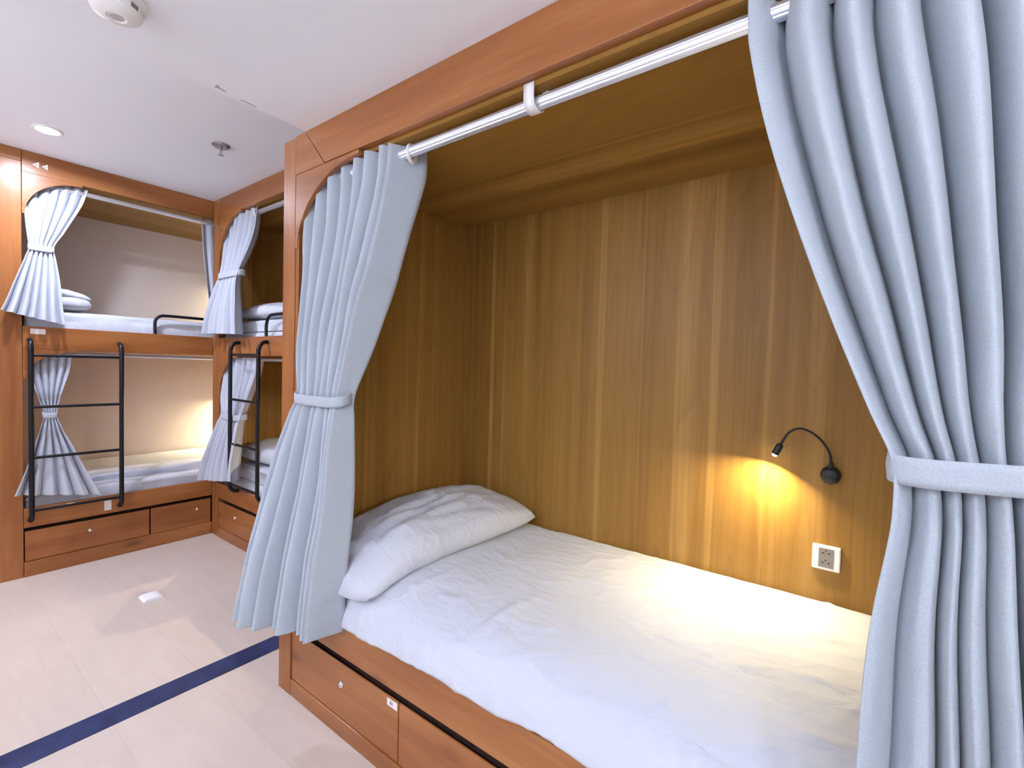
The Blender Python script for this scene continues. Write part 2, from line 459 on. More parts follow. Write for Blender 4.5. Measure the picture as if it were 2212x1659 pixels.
# rows: zL, zR, uL, uR, depth, amplitude
curtain([(1.993, 1.993, -1.690, -1.155, .988, .036, .984), (1.90, 1.90, -1.692, -1.162, .988, .038, .984), (1.70, 1.70, -1.705, -1.225, .985, .036, .975),
         (1.46, 1.46, -1.705, -1.310, .965, .032, .955), (1.30, 1.30, -1.695, -1.355, .945, .026, .94), (1.18, 1.18, -1.675, -1.385, .925, .020, .930),
         (1.10, 1.09, -1.692, -1.375, .905, .026, .922), (.90, .90, -1.735, -1.372, .868, .034, .910), (.62, .64, -1.76, -1.378, .808, .040, .886),
         (.375, .388, -1.765, -1.378, .760, .045, .876)],
        7, near, M_cur, 'pale grey curtain tied back at the left post of the near box bed', G1, 3, (5, .0),
        eyelets=[(-1.160, .998, 1.963, (1, .30, 0), .019)],
        wts=[.8, .9, .9, 1.1, .9, .8, 1.0, .9, .8, 1.0, 1.0, .8, .9, 1.5], start=-1, sharp=.18, droop=.012, endamp=1.9, band=.036, vary=1.1, dome=.75,
        wts2=[1.0, 1.9, 1.7, .9, 1.0, .9, .8, 1.0, 1.2, 1.0, .8, .9, 1.1, 1.5])
curtain([(1.990, 1.990, -.195, .40, .992, .044), (1.90, 1.90, -.190, .40, .985, .048), (1.67, 1.67, -.135, .39, .965, .050),
         (1.40, 1.40, -.045, .34, .935, .044), (1.26, 1.26, .005, .29, .905, .036), (1.18, 1.18, .038, .265, .893, .030),
         (1.11, 1.11, .042, .27, .885, .032), (.93, .93, .025, .30, .88, .040), (.62, .62, .010, .35, .878, .046),
         (.24, .24, -.05, .40, .872, .05)],
        9, near, M_cur, 'pale grey curtain tied back at the far right, close to the camera', G1, 11, (5, .012),
        wts=[1.5, 1.2, 1.05, .85, .95, .9, .9, 1.1, .9, .9, .95, .9, 1.0, 1.0, .9, 1.0, .9, 1.0], start=-1, sharp=.12, droop=.004, sub=18, per=12, band=.040, dome=.65, jit=.25, vary=1.0,
        wts2=[2.6, 2.2, .9, .8, .8, .7, 1.3, 1.2, .9, 1.0, .9, .9, 1.0, 1.1, .9, 1.0, .9, 1.0],
        eyelets=[(-.178, .988, 1.962, (1, 0, 0), .019)])
curtain([(2.335, 2.335, .487, .775, .055, .014), (2.22, 2.22, .488, .745, .052, .016), (2.05, 2.05, .497, .665, .030, .016),
         (1.93, 1.93, .508, .612, .012, .014), (1.86, 1.86, .490, .620, -.004, .018), (1.72, 1.72, .445, .635, -.025, .022),
         (1.60, 1.55, .41, .645, -.035, .024), (1.545, 1.485, .39, .650, -.040, .026)],
        6, endm, M_cur2, 'white-lit curtain tied back at the left of the upper end-wall bunk', G1, 5, (3, .0), start=-1, dome=.7, sharp=.3, band=.035, droop=.008, sub=12, per=7)
curtain([(1.322, 1.322, .50, .700, .055, .016), (1.20, 1.20, .510, .685, .050, .016), (1.05, 1.05, .545, .640, .030, .014),
         (.95, .95, .565, .622, .012, .012), (.88, .87, .55, .64, -.002, .018), (.66, .64, .49, .73, -.022, .026),
         (.50, .435, .436, .812, -.036, .028)],
        5, endm, M_cur2, 'crumpled curtain tied back behind the ladder of the lower end-wall bunk', G1, 8, (3, .0), start=-1, dome=.7, sharp=.3, band=.03, droop=.006, sub=12, per=7)
curtain([(2.335, 2.335, 1.405, 1.60, .075, .014), (2.05, 2.05, 1.425, 1.60, .075, .014), (1.80, 1.80, 1.455, 1.58, .075, .012), (1.60, 1.60, 1.47, 1.60, .075, .012), (1.50, 1.50, 1.44, 1.62, .075, .012)],
        3, lambda u, d, z: (XE - d, u, z), M_cur2, 'narrow curtain at the right corner of the upper end-wall bunk', G1, 21, None, start=-1, dome=.7, sharp=.2, sub=10, per=7)
farm = near
curtain([(2.328, 2.328, -3.745, -3.245, RYF, .026), (2.22, 2.22, -3.745, -3.28, RYF, .028), (2.05, 2.05, -3.735, -3.34, 1.495, .026),
         (1.90, 1.90, -3.70, -3.385, 1.455, .022), (1.82, 1.82, -3.71, -3.37, 1.432, .024), (1.65, 1.65, -3.76, -3.33, 1.410, .03),
         (1.49, 1.475, -3.82, -3.285, 1.398, .034)],
        6, farm, M_cur2, 'curtain tied back at the corner post of the upper far bunk', G1, 14, (3, .0), start=-1, dome=.7, sharp=.25, band=.04, droop=.01, sub=12, per=7,
        eyelets=[(-3.305, RYF - .004, 2.298, (1, .3, 0), .017)])
curtain([(1.325, 1.325, -3.735, -3.20, RYF, .024), (1.20, 1.20, -3.72, -3.23, 1.505, .024), (1.05, 1.05, -3.70, -3.29, 1.480, .022),
         (.92, .92, -3.64, -3.335, 1.455, .020), (.84, .84, -3.67, -3.32, 1.435, .024), (.62, .64, -3.77, -3.31, 1.410, .03),
         (.425, .50, -3.835, -3.30, 1.400, .032)],
        6, farm, M_cur2, 'curtain tied back behind the ladder of the lower far bunk', G1, 17, (3, .0), start=-1, dome=.7, sharp=.25, band=.04, droop=.01, sub=12, per=7)

# ------------------------------------------------------------------ two-level bunks
def sticker44(parent):
    m = MB()
    for (y0, z0, s) in ((.524, 2.401, 1.0), (.563, 2.401, .92)):
        o = [(0, -.004), (.027, .017), (.027, -.018)]; i_ = [(.0115, -.002), (.0195, .0045), (.0195, -.0085)]
        o = [(y0 + a * s, z0 + b * s) for a, b in o]; i_ = [(y0 + a * s, z0 + b * s) for a, b in i_]
        X = XE + .0012
        vs = [(X, *p) for p in o + i_]
        m.add(vs, [(0, 1, 4, 3), (1, 2, 5, 4), (2, 0, 3, 5)])
    return m.build('number_decal', M_whitebr, parent, solid=.0008)

# end-wall bunk (face x = XE)
eb = thing('bunk_bed', (XE, .479, 0), 'two-level wooden bunk filling the far end wall, with two white triangles on its header', 'bed', None)
ex = lambda a, b, d: (d, a, b)
MB().box(XE - .03, XE, -.60, .479, 0, 2.40).build('post', WOOD['z'], eb, bevel=.002)
MB().box(XE - .031, XE + .001, -.60, .479, 2.40, H - .001).build('post_cap', WOOD['y'], eb, bevel=.002)
MB().box(XE - .026, XE, .481, YF, 2.345, H - .001).build('header_beam', WOOD['y'], eb, bevel=.0015)
MB().prism([(.481 + a, 2.345 + b) for a, b in bracket_poly(.26, .235)], ex, XE - .018, XE - .0005).build('arch_bracket', WOOD['y'], eb, bevel=.0012)
sticker44(eb)
MB().box(XE - .026, XE, .481, YF, 1.335, 1.468).build('middle_rail', WOOD['y'], eb, bevel=.002)
MB().prism([(.481 + a, 1.335 + b) for a, b in bracket_poly(.23, .17)], ex, XE - .018, XE - .0005).build('arch_bracket', WOOD['y'], eb, bevel=.0012)
MB().box(XE - .026, XE, .481, YF, .290, .405).build('front_rail', WOOD['y'], eb, bevel=.002)
MB().box(XE - .03, XE + .002, .481, YF, 0, .088).build('plinth', WOOD['y'], eb, bevel=.003)
MB().box(XE - .07, XE - .06, .481, YF, .05, .29).build('slot_shade_board', M_void, eb)
for a, b_, kk in [(.485, 1.083, .775), (1.091, YF - .006, 1.372)]:
    d = MB().box(XE - .013, XE - .006, a, b_, .09, .268).build('drawer', WOOD['y'], eb, bevel=.002)
    knob(d, (XE - .006, kk, .203), (1, 0, 0))
MB().box(-4.70, XE - .03, .461, .479, 0, H - .003).build('side_panel', LAM['z'], eb)
MB().box(-4.70, XE - .03, 2.43, 2.45, 0, H - .003).build('side_panel', LAM['z'], eb)
MB().box(-4.72, -4.70, .461, 2.45, 0, H - .003).build('back_panel', M_beige, eb)
MB().box(-4.70, XE - .03, .479, 2.43, 2.338, 2.36).build('ceiling_panel', LAM['y'], eb)
MB().box(-4.70, XE - .03, .479, 2.43, 1.34, 1.40).build('bed_board', WOOD['y'], eb)
MB().box(-4.70, XE - .03, .479, 2.43, .34, .375).build('bed_board', WOOD['y'], eb)
MB().box(XE + .0005, XE + .0025, .511, .575, 1.424, 1.455).build('number_label', M_clear, eb)
MB().box(XE + .0005, XE + .004, .842, .878, .312, .376).build('label_holder', M_clear, eb, bevel=.001)
MB().box(XE + .0005, XE + .0025, .665, .700, .385, .398).build('number_label', M_label, eb)
def rail(pts, parent, r=.010):
    MB().tube(crv(pts, 7), r, 12).build('guard_rail', M_black, parent, True, angle=50)
rail([(XE - .012, 1.115, 1.45), (XE - .012, 1.113, 1.52), (XE - .012, 1.118, 1.565), (XE - .012, 1.145, 1.592), (XE - .012, 1.20, 1.598), (XE - .012, 1.42, 1.598), (XE - .012, 1.56, 1.598)], eb)

# far row bunk (face y = YF)
fb = thing('bunk_bed', (XE, YF, 0), 'two-level wooden bunk behind the near bed post, next to the room corner', 'bed', None)
nx = lambda a, b, d: (a, d, b)
MB().box(XE + .002, -3.775, YF, YF + .09, 0, H - .001).build('post', WOOD['z'], fb, bevel=.002)
MB().box(-3.775, -1.90, YF, YF + .026, 2.335, H - .001).build('header_beam', WOOD['x'], fb, bevel=.0015)
MB().prism([(-3.774 + a, 2.335 + b) for a, b in bracket_poly(.34, .28)], nx, YF + .0005, YF + .018).build('arch_bracket', WOOD['x'], fb, bevel=.0012)
MB().box(-3.775, -1.90, YF, YF + .026, 1.335, 1.463).build('middle_rail', WOOD['x'], fb, bevel=.002)
MB().prism([(-3.774 + a, 1.335 + b) for a, b in bracket_poly(.30, .30)], nx, YF + .0005, YF + .018).build('arch_bracket', WOOD['x'], fb, bevel=.0012)
MB().box(-3.775, -1.90, YF, YF + .026, .290, .40).build('front_rail', WOOD['x'], fb, bevel=.002)
MB().box(-3.775, -1.90, YF - .002, YF + .03, 0, .07).build('plinth', WOOD['x'], fb, bevel=.003)
MB().box(-3.775, -1.90, YF + .05, YF + .06, .05, .29).build('slot_shade_board', M_void, fb)
for a, b_, kk in [(-3.772, -3.10, -3.50), (-3.094, -1.91, -2.8)]:
    d = MB().box(a, b_, YF + .006, YF + .013, .072, .262).build('drawer', WOOD['x'], fb, bevel=.002)
    knob(d, (kk, YF + .006, .192), (0, -1, 0))
MB().box(-1.92, -1.845, YF, YF + .09, 0, H - .001).build('post', WOOD['z'], fb, bevel=.002)
MB().box(XE + .004, -3.80, YF + .09, 2.32, 0, H - .003).build('side_panel', LAM['z'], fb)
MB().box(-1.90, -1.86, YF + .09, 2.32, 0, H - .003).build('side_panel', LAM['z'], fb)
MB().box(-3.80, -1.86, 2.30, 2.32, 0, H - .003).build('back_panel', LAM['z'], fb)
MB().box(-3.80, -1.90, YF + .03, 2.30, 2.332, 2.36).build('ceiling_panel', LAM['x'], fb)
MB().box(-3.80, -1.90, YF + .03, 2.30, 1.34, 1.40).build('bed_board', WOOD['x'], fb)
MB().box(-3.80, -1.90, YF + .03, 2.30, .34, .375).build('bed_board', WOOD['x'], fb)
ry = YF + .012
rail([(-3.085, ry, 1.45), (-3.088, ry, 1.52), (-3.075, ry, 1.565), (-3.045, ry, 1.59), (-2.99, ry, 1.598), (-2.75, ry, 1.598), (-2.62, ry, 1.598), (-2.58, ry, 1.57), (-2.57, ry, 1.45)], fb)

# ------------------------------------------------------------------ ladders
def ladder(name, origin, wdir, inward, w, ztop, zbot, label, rungs):
    t = thing(name, origin, label, 'ladder', 'black tube ladders hung on the bunks')
    o = Vector(origin); W = Vector(wdir); I = Vector(inward)
    for s in (0, 1):
        b0 = o + W * (w * s)
        pts = [b0 + I * .056 + Vector((0, 0, ztop + .016)), b0 + I * .035 + Vector((0, 0, ztop + .014)), b0 + I * .012 + Vector((0, 0, ztop - .004)),
               b0 + I * .001 + Vector((0, 0, ztop - .035)), b0 + Vector((0, 0, ztop - .08)), b0 + Vector((0, 0, (ztop + zbot) / 2)), b0 + Vector((0, 0, zbot + .08)),
               b0 + I * .001 + Vector((0, 0, zbot + .032)), b0 + I * .014 + Vector((0, 0, zbot + .006)), b0 + I * .035 + Vector((0, 0, zbot - .008)), b0 + I * .058 + Vector((0, 0, zbot - .010))]
        MB().tube(crv(pts, 6), .0125, 14).build('side_rail', M_black, t, True, angle=50)
    for z in rungs:
        MB().tube([o + Vector((0, 0, z)), o + W * w + Vector((0, 0, z))], .0085, 12).build('rung', M_black, t, True, angle=50)
    return t
ladder('ladder', (XE + .062, .506, 0), (0, 1, 0), (-1, 0, 0), .410, 1.372, .345, 'black tube ladder hanging on the end-wall bunk at the far left', [1.300, 1.002, .708, .400])
ladder('ladder', (-3.425, YF - .062, 0), (1, 0, 0), (0, 1, 0), .395, 1.408, .415, 'black tube ladder on the far bunk, seen narrow beside the tall near post', [1.340, 1.040, .740, .462])

# ------------------------------------------------------------------ bedding
rng = np.random.default_rng(4)
def strokes(U, V, spec, seed):
    """raised creases: spec list of (u,v,angle,length,width,height)"""
    Z = np.zeros_like(U)
    for (u0, v0, a, L, w, hh, bend) in spec:
        du, dv = U - u0, V - v0
        s = du * math.cos(a) + dv * math.sin(a); t = -du * math.sin(a) + dv * math.cos(a) + bend * s * s
        Z += hh * np.exp(-(s / L) ** 2) * np.exp(-np.abs(t / w) ** 1.5)
    return Z
def npnoise(U, V, sc, seed):
    out = np.empty(U.shape)
    for i in range(U.shape[0]):
        for j in range(U.shape[1]):
            out[i, j] = noise.noise(Vector((U[i, j] * sc, V[i, j] * sc, seed)))
    return out

# near duvet
NX, NYY = 300, 130
prof = [(1.742, .560), (1.738, .592), (1.715, .606), (1.60, .606), (1.45, .606), (1.30, .602), (1.18, .594), (1.09, .580), (1.02, .556), (.972, .522), (.945, .484), (.932, .452), (.926, .425)]
pv = [Vector((0, a, b)) for a, b in prof]; pc = crv(pv, 14)
# resample the profile evenly
ln = [0]
for a, b_ in zip(pc, pc[1:]): ln.append(ln[-1] + (b_ - a).length)
tt = np.linspace(0, ln[-1], NYY)
py = np.interp(tt, ln, [p.y for p in pc]); pz = np.interp(tt, ln, [p.z for p in pc])
xs = np.linspace(-1.608, .415, NX)
U, V = np.meshgrid(xs, tt)          # V = arc length from the wall
r = random.Random(7); sp = []
for _ in range(150):
    u0 = r.gauss(-.55, .42); v0 = r.uniform(.02, .85)
    a = r.gauss(-.55, .5) if u0 > -1.0 else r.gauss(.2, .6)
    sp.append((u0, v0, a, r.uniform(.03, .13), r.uniform(.004, .011), r.uniform(.0012, .0042), r.uniform(-2, 2)))
for k in range(60):                 # pulls running over the front edge
    u0 = -1.5 + 1.9 * k / 60 + r.uniform(-.02, .02)
    sp.append((u0, r.uniform(.70, .98), PI / 2 + r.uniform(-.45, .45), r.uniform(.05, .14), r.uniform(.008, .022), r.uniform(.002, .007), r.uniform(-1.5, 1.5)))
for k in range(10):                 # long soft drag lines towards the foot
    sp.append((-.3 + .05 * k, .25 + .05 * k, -.25, .35, .02, .0025, .3))
D = strokes(U, V, sp, 1) + .006 * npnoise(U, V, 3.2, 2.0) + .0022 * npnoise(U, V, 11, 5.0)
fall = np.clip((V - .78) / .25, 0, 1)
D += fall * .009 * npnoise(U, V, 9, 8.0)
P = []
for i in range(NYY):
    row = []
    dy = (py[min(i + 1, NYY - 1)] - py[max(i - 1, 0)]); dz = (pz[min(i + 1, NYY - 1)] - pz[max(i - 1, 0)])
    L_ = math.hypot(dy, dz); nyv, nzv = dz / L_, -dy / L_
    if nzv < 0 and abs(dy) > abs(dz): nyv, nzv = -nyv, -nzv
    for j in range(NX):
        d_ = D[i, j]
        e = min((xs[j] + 1.608) / .05, (.415 - xs[j]) / .05, 1.0)
        drop = (1 - math.sqrt(max(0, 1 - (1 - max(e, 0)) ** 2))) * .05
        edge = (i / (NYY - 1)) ** 6 * (-.022 * max(0, min(1, (-.6 - xs[j]) / .8))) + (i / (NYY - 1)) ** 6 * .012 * noise.noise(Vector((xs[j] * 6, 3.3, 0)))
        y = py[i] + nyv * d_; z = pz[i] + nzv * d_ - drop + edge
        row.append((xs[j], min(y, YB - .003), z))
    P.append(row)
dv_ = thing('duvet', (-.60, 1.34, .40), 'rumpled white duvet lit by the reading lamp on the near bed', 'duvet')
MB().grid(P).build('cover', M_sheet, dv_, True, solid=.004)
tag(MB().box(-1.606, .41, YN + .045, YB - .006, .402, .535).build('mattress', M_sheet_flat, bevel=.02), 'white mattress under the rumpled duvet of the near bed', 'mattress')

def pillow(loc, size, rot, label, seed, taper=1.0, *, drape=None, mat=None, name='pillow', cat='pillow', pinch=-.14, n=44, group=None, wr=.012, flat=.55):
    lx, ly, lz = size; M = Matrix.Translation(loc) @ Euler(rot).to_matrix().to_4x4()
    Pt = []; Pb = []
    for i in range(n + 1):
        a = -1 + 2 * i / n; rt = []; rb = []
        for j in range(n + 1):
            b_ = -1 + 2 * j / n
            prof_ = ((1 - abs(a) ** 3) * (1 - abs(b_) ** 3)); pz_ = max(prof_, 0) ** .42
            x = a * lx / 2 * (1 - pinch * (1 - abs(a)) * 0 - pinch * (1 - b_ * b_) * (0) + pinch * .6 * (abs(b_) ** 3 - .35) * abs(a))
            y = b_ * ly / 2 * (1 + pinch * .6 * (abs(a) ** 3 - .35) * abs(b_))
            x = -lx / 2 + (x + lx / 2) * lerp(taper, 1.0, (b_ + 1) / 2)
            nn = noise.noise(Vector((a * 2.2 + seed, b_ * 2.2, seed))); n2 = noise.noise(Vector((a * 6 + seed, b_ * 2.5, seed * 2)))
            n3 = abs(noise.noise(Vector((a * 4 - b_ * 3 + seed, b_ * 9, seed * 3))))
            edge = (1 - max(abs(a), abs(b_)) ** 3)
            zt = lz * .62 * pz_ * (1 + .18 * nn) + wr * edge * (n2 + .9 * n3)
            zb = -lz * .38 * pz_
            pt, pb = M @ Vector((x, y, zt)), M @ Vector((x, y, zb))
            if drape:
                pt.z += drape(pt.y); pb.z += drape(pb.y)
            rt.append(pt); rb.append(pb)
        Pt.append(rt); Pb.append(rb)
    m = MB(); m.grid(Pt); m.grid(Pb)
    o = m.build(name, mat or M_sheet_flat, None, True, weld=True)
    # move the origin to the base
    c0 = Vector(loc); o.data.transform(Matrix.Translation(-c0)); o.location = c0
    return tag(o, label, cat, group)
pillow((-1.358, 1.322, .655), (.50, .80, .155), (math.radians(2.0), math.radians(3), math.radians(-1)), 'big plump white pillow at the head of the near bed', 2.3, .74, mat=M_sheet, wr=.016,
       drape=lambda y: float(np.interp(y, [.90, .95, 1.02, 1.10, 1.25, 1.5], [-.125, -.100, -.058, -.028, -.008, 0])))

def slab(name, x0, x1, y0, y1, z0, z1, seed, label, cat, mat, amp=.006, n=70, dirn=0, rad=.035):
    """soft bedding block with rolled edges"""
    P = []; per = []
    lx, ly = x1 - x0, y1 - y0; cx, cy = (x0 + x1) / 2, (y0 + y1) / 2
    ks = [(-.0, 0)]
    prof_ = [(0, 0)] + [(0, .25), (0, .6)] + [(1 - math.cos(t), .6 + .4 * math.sin(t)) for t in [PI / 2 * k / 6 for k in range(1, 7)]]
    inset = [p[0] * rad for p in prof_]; zz = [z0 + (z1 - z0) * p[1] for p in prof_]
    per = []
    N = n
    for k in range(N): per.append((x0 + lx * k / N, y0, 0, -1))
    for k in range(N): per.append((x1, y0 + ly * k / N, 1, 0))
    for k in range(N): per.append((x1 - lx * k / N, y1, 0, 1))
    for k in range(N): per.append((x0, y1 - ly * k / N, -1, 0))
    rows_ = []
    shr = [1, 1, 1] + [1] * 6
    for ins, z in zip(inset, zz):
        row = []
        for (x, y, nxv, nyv) in per + [per[0]]:
            xx = min(max(x, x0 + ins), x1 - ins); yy = min(max(y, y0 + ins), y1 - ins)
            s = x if dirn == 0 else y
            nn = noise.noise(Vector((s * 3 + seed, z * 45, seed))) + .5 * noise.noise(Vector((s * 11 + seed, z * 60, seed)))
            row.append((xx + nxv * (nn - .6) * amp, yy + nyv * (nn - .6) * amp, z + .3 * amp * nn * (z > z0 + .01)))
        rows_.append(row)
    # top: rings shrinking to the middle
    for s in (.93, .8, .6, .35, .1, 0):
        row = []
        for p in rows_[len(prof_) - 1]:
            x = cx + (p[0] - cx) * s; y = cy + (p[1] - cy) * s
            row.append((x, y, z1 + amp * .6 * noise.noise(Vector((x * 5, y * 5, seed)))))
        rows_.append(row)
    m = MB(); m.grid(rows_)
    o = m.build(name, mat, None, True, weld=True)
    c0 = Vector((cx, cy, z0)); o.data.transform(Matrix.Translation(-c0)); o.location = c0
    return tag(o, label, cat)
# end wall upper
slab('mattress', -4.69, -3.908, .49, 2.42, 1.401, 1.575, 3.1, 'white-covered mattress on the upper level of the end-wall bunk', 'mattress', M_sheet_flat, .012, dirn=1)
pillow((-4.16, .66, 1.62), (.50, .24, .13), (0, 0, .1), 'folded white pillow behind the curtain on the upper end-wall bunk', 5.2, wr=.01, group=None)
pillow((-4.15, .655, 1.675), (.46, .24, .07), (math.radians(-8), 0, .15), 'folded white quilt stacked on the pillow of the upper end-wall bunk', 6.2, name='folded_quilt', cat='quilt', wr=.01)
# end wall lower
slab('mattress', -4.69, -3.908, .49, 2.42, .376, .475, 4.4, 'mattress with wrinkled white cover on the lower end-wall bunk', 'mattress', M_sheet_flat, .014, dirn=1)
slab('duvet', -4.68, -4.02, .62, 2.40, .477, .525, 4.9, 'flat white duvet on the lower level of the end-wall bunk', 'duvet', M_sheet_flat, .012, dirn=1)
# far row upper
slab('mattress', -3.79, -1.93, YF + .035, 2.29, 1.401, 1.50, 5.6, 'white mattress on the upper level of the far bunk', 'mattress', M_sheet_flat, .008)
slab('duvet', -3.72, -2.75, YF + .055, 2.05, 1.502, 1.585, 5.9, 'folded white duvet under the pillow on the upper far bunk', 'duvet', M_sheet_flat, .012)
pillow((-3.36, 1.76, 1.635), (.74, .44, .12), (0, 0, .0), 'white pillow on the folded duvet of the upper far bunk', 8.8)
# far row lower
slab('mattress', -3.79, -1.93, YF + .035, 2.29, .376, .47, 6.6, 'white mattress on the lower level of the far bunk', 'mattress', M_sheet_flat, .008)
dl = slab('duvet', -3.64, -2.6, YF + .05, 2.10, .472, .565, 7.3, 'white duvet with grey band folded on the lower far bunk', 'duvet', M_sheet_flat, .012)
b_ = MB().box(-3.60, -2.62, YF + .042, YF + .056, .535, .552).build('grey_band', M_stripe, dl)
pillow((-3.36, 1.78, .625), (.70, .44, .15), (0, 0, .05), 'white pillow behind the ladder on the lower far bunk', 9.4)

# ------------------------------------------------------------------ reading lamp and socket
lp = thing('reading_lamp', (-.066, YB - .002, .999), 'black gooseneck reading lamp glowing on the wood panel', 'lamp')
MB().lathe([(0, -.028), (.014, -.027), (.021, -.024), (.0255, -.017), (.027, -.008), (.027, -.001)], (-.066, YB - .001, .999), (0, 1, 0), 32).build('wall_base', M_blackp, lp, True, angle=40)
MB().tube([(-.066, YB - .014, 1.018), (-.066, YB - .016, 1.034), (-.0665, YB - .018, 1.042)], [.008, .006, .0045], 14).build('neck_socket', M_blackp, lp, True, angle=40)
neck = crv([(-.0665, YB - .018, 1.036), (-.070, YB - .024, 1.066), (-.086, YB - .036, 1.098), (-.113, YB - .048, 1.126), (-.146, YB - .056, 1.139), (-.174, YB - .058, 1.126), (-.192, YB - .058, 1.096), (-.199, YB - .058, 1.076)], 8)
MB().tube(neck, .0037, 10).build('gooseneck', M_blackp, lp, True)
hd = Vector((-.013, -.003, -.030)).normalized(); h0 = Vector((-.197, YB - .058, 1.086))
MB().lathe([(0, 0), (.006, 0), (.0095, .004), (.0105, .010), (.0105, .034), (.0095, .038), (.008, .038)], h0, hd, 24).build('lamp_head', M_blackp, lp, True, angle=40)
bq = h0 + hd * .038
MB().lathe([(0, .006), (.005, .005), (.0078, .001), (.008, -.003)], bq, hd, 20).build('led_bulb', M_bulb, lp, True)
sk = thing('wall_socket', (-.0665, YB - .001, .741), 'white power socket with grey insert below the reading lamp', 'socket')
MB().box(-.1035, -.0295, YB - .009, YB - .0005, .702, .780).build('cover_plate', M_white, sk, bevel=.004)
MB().box(-.0865, -.0475, YB - .0105, YB - .009, .711, .771).build('insert', M_grey, sk, bevel=.001)
m = MB()
for z in (.755, .725):
    m.box(-.078, -.073, YB - .0112, YB - .0105, z, z + .003); m.box(-.062, -.057, YB - .0112, YB - .0105, z, z + .003)
    m.box(-.0695, -.066, YB - .0112, YB - .0105, z + .008, z + .011)
m.build('socket_holes', M_hole, sk)

# ------------------------------------------------------------------ ceiling devices
sd = thing('smoke_detector', (-1.448, .338, HS), 'round white smoke detector on the lowered ceiling', 'smoke detector')
o3 = (-1.448, .338, HS)
MB().lathe([(0, 0), (.058, 0), (.060, -.006), (.058, -.014), (.050, -.018), (0, -.018)], o3, n=48).build('base', M_white, sd, True, angle=30)
MB().lathe([(.047, -.016), (.047, -.030), (.042, -.030), (.042, -.016)], o3, n=48).build('vent_ring', M_grey, sd, True, angle=30)
for k in range(8):
    a = 2 * PI * k / 8; ca, sa = math.cos(a), math.sin(a); ca2, sa2 = math.cos(a + .32), math.sin(a + .32)
    q = [(ca * .044, sa * .044), (ca * .051, sa * .051), (ca2 * .051, sa2 * .051), (ca2 * .044, sa2 * .044)]
    MB().prism([(o3[0] + x, o3[1] + y) for x, y in q], lambda a, b, d: (a, b, d), HS - .031, HS - .016).build('rib', M_white, sd, bevel=.001)
MB().lathe([(0, -.029), (.048, -.029), (.050, -.032), (.048, -.037), (.034, -.045), (.020, -.047), (.017, -.045), (.0, -.045)], o3, n=48).build('cap', M_white, sd, True, angle=30)
MB().lathe([(0, -.0462), (.013, -.0462), (.015, -.045)], o3, n=24).build('centre_disc', M_alu, sd, True, angle=30)

sk2 = thing('sprinkler_head', (-2.838, 1.108, H), 'steel sprinkler head on the ceiling near the room corner', 'sprinkler')
o4 = (-2.838, 1.108, H)
MB().lathe([(0, 0), (.043, 0), (.044, -.004), (.036, -.012), (.018, -.016), (.012, -.014), (0, -.014)], o4, n=32).build('escutcheon', M_steel, sk2, True, angle=40)
MB().lathe([(0, -.012), (.007, -.012), (.006, -.03), (0, -.03)], o4, n=16).build('stem', M_steel, sk2, True, angle=40)
MB().tube(crv([(o4[0] - .006, o4[1], H - .026), (o4[0] - .012, o4[1], H - .036), (o4[0] - .009, o4[1], H - .048), (o4[0], o4[1], H - .054), (o4[0] + .009, o4[1], H - .048), (o4[0] + .012, o4[1], H - .036), (o4[0] + .006, o4[1], H - .026)], 5), .002, 8).build('frame_arm', M_steel, sk2, True)
MB().lathe([(0, -.054), (.015, -.054), (.015, -.056), (0, -.058)], o4, n=16).build('deflector', M_steel, sk2, True, angle=40)

def downlight(x, y, z, power, label, size=.085, col=(.90, .93, 1.0), spread=170):
    t = thing('downlight', (x, y, z), label, 'ceiling light', 'round recessed ceiling downlights')
    MB().lathe([(.058, 0), (.060, -.003), (.056, -.006), (.047, -.005), (.045, 0)], (x, y, z), n=40).build('trim_ring', M_white, t, True, angle=40)
    MB().lathe([(0, -.002), (.045, -.002), (.045, -.0005), (0, -.0005)], (x, y, z), n=40).build('lens', M_lens, t, True)
    L = bpy.data.lights.new('downlight_lamp', 'AREA'); L.shape = 'DISK'; L.size = size; L.energy = power; L.color = col
    L.spread = math.radians(spread)
    o = bpy.data.objects.new('downlight_lamp', L); C.objects.link(o); o.location = (x, y, z - .008)
    return t
COOL = (.74, .80, 1.0)
downlight(-3.43, .52, H, 13.5, 'glowing round downlight over the end-wall bunk', col=COOL)
downlight(-3.30, -1.20, H, 4, 'added fill downlight by the blank wall, furthest from the near bed', col=COOL)  # unseen washers added along the blank wall for soft bounce light
downlight(-2.20, -1.20, H, 4, 'added fill downlight by the blank wall, next to the lowered ceiling', col=COOL)
downlight(.25, .42, HS, 1.3, 'unseen round downlight in the lowered ceiling above the camera', col=(.88, .88, 1.0))  # unseen, position chosen for the light it gives the near bed
downlight(-1.0, -1.20, HS, 6, 'added fill downlight by the blank wall, first in the lowered ceiling', col=(.78, .84, 1.0))  # three more added washers, out of view, to raise the room brightness
downlight(.2, -1.20, HS, 6, 'added fill downlight by the blank wall, middle of the lowered ceiling', col=(.78, .84, 1.0))
downlight(1.4, -1.20, HS, 6, 'added fill downlight by the blank wall, last in the lowered ceiling', col=(.78, .84, 1.0))

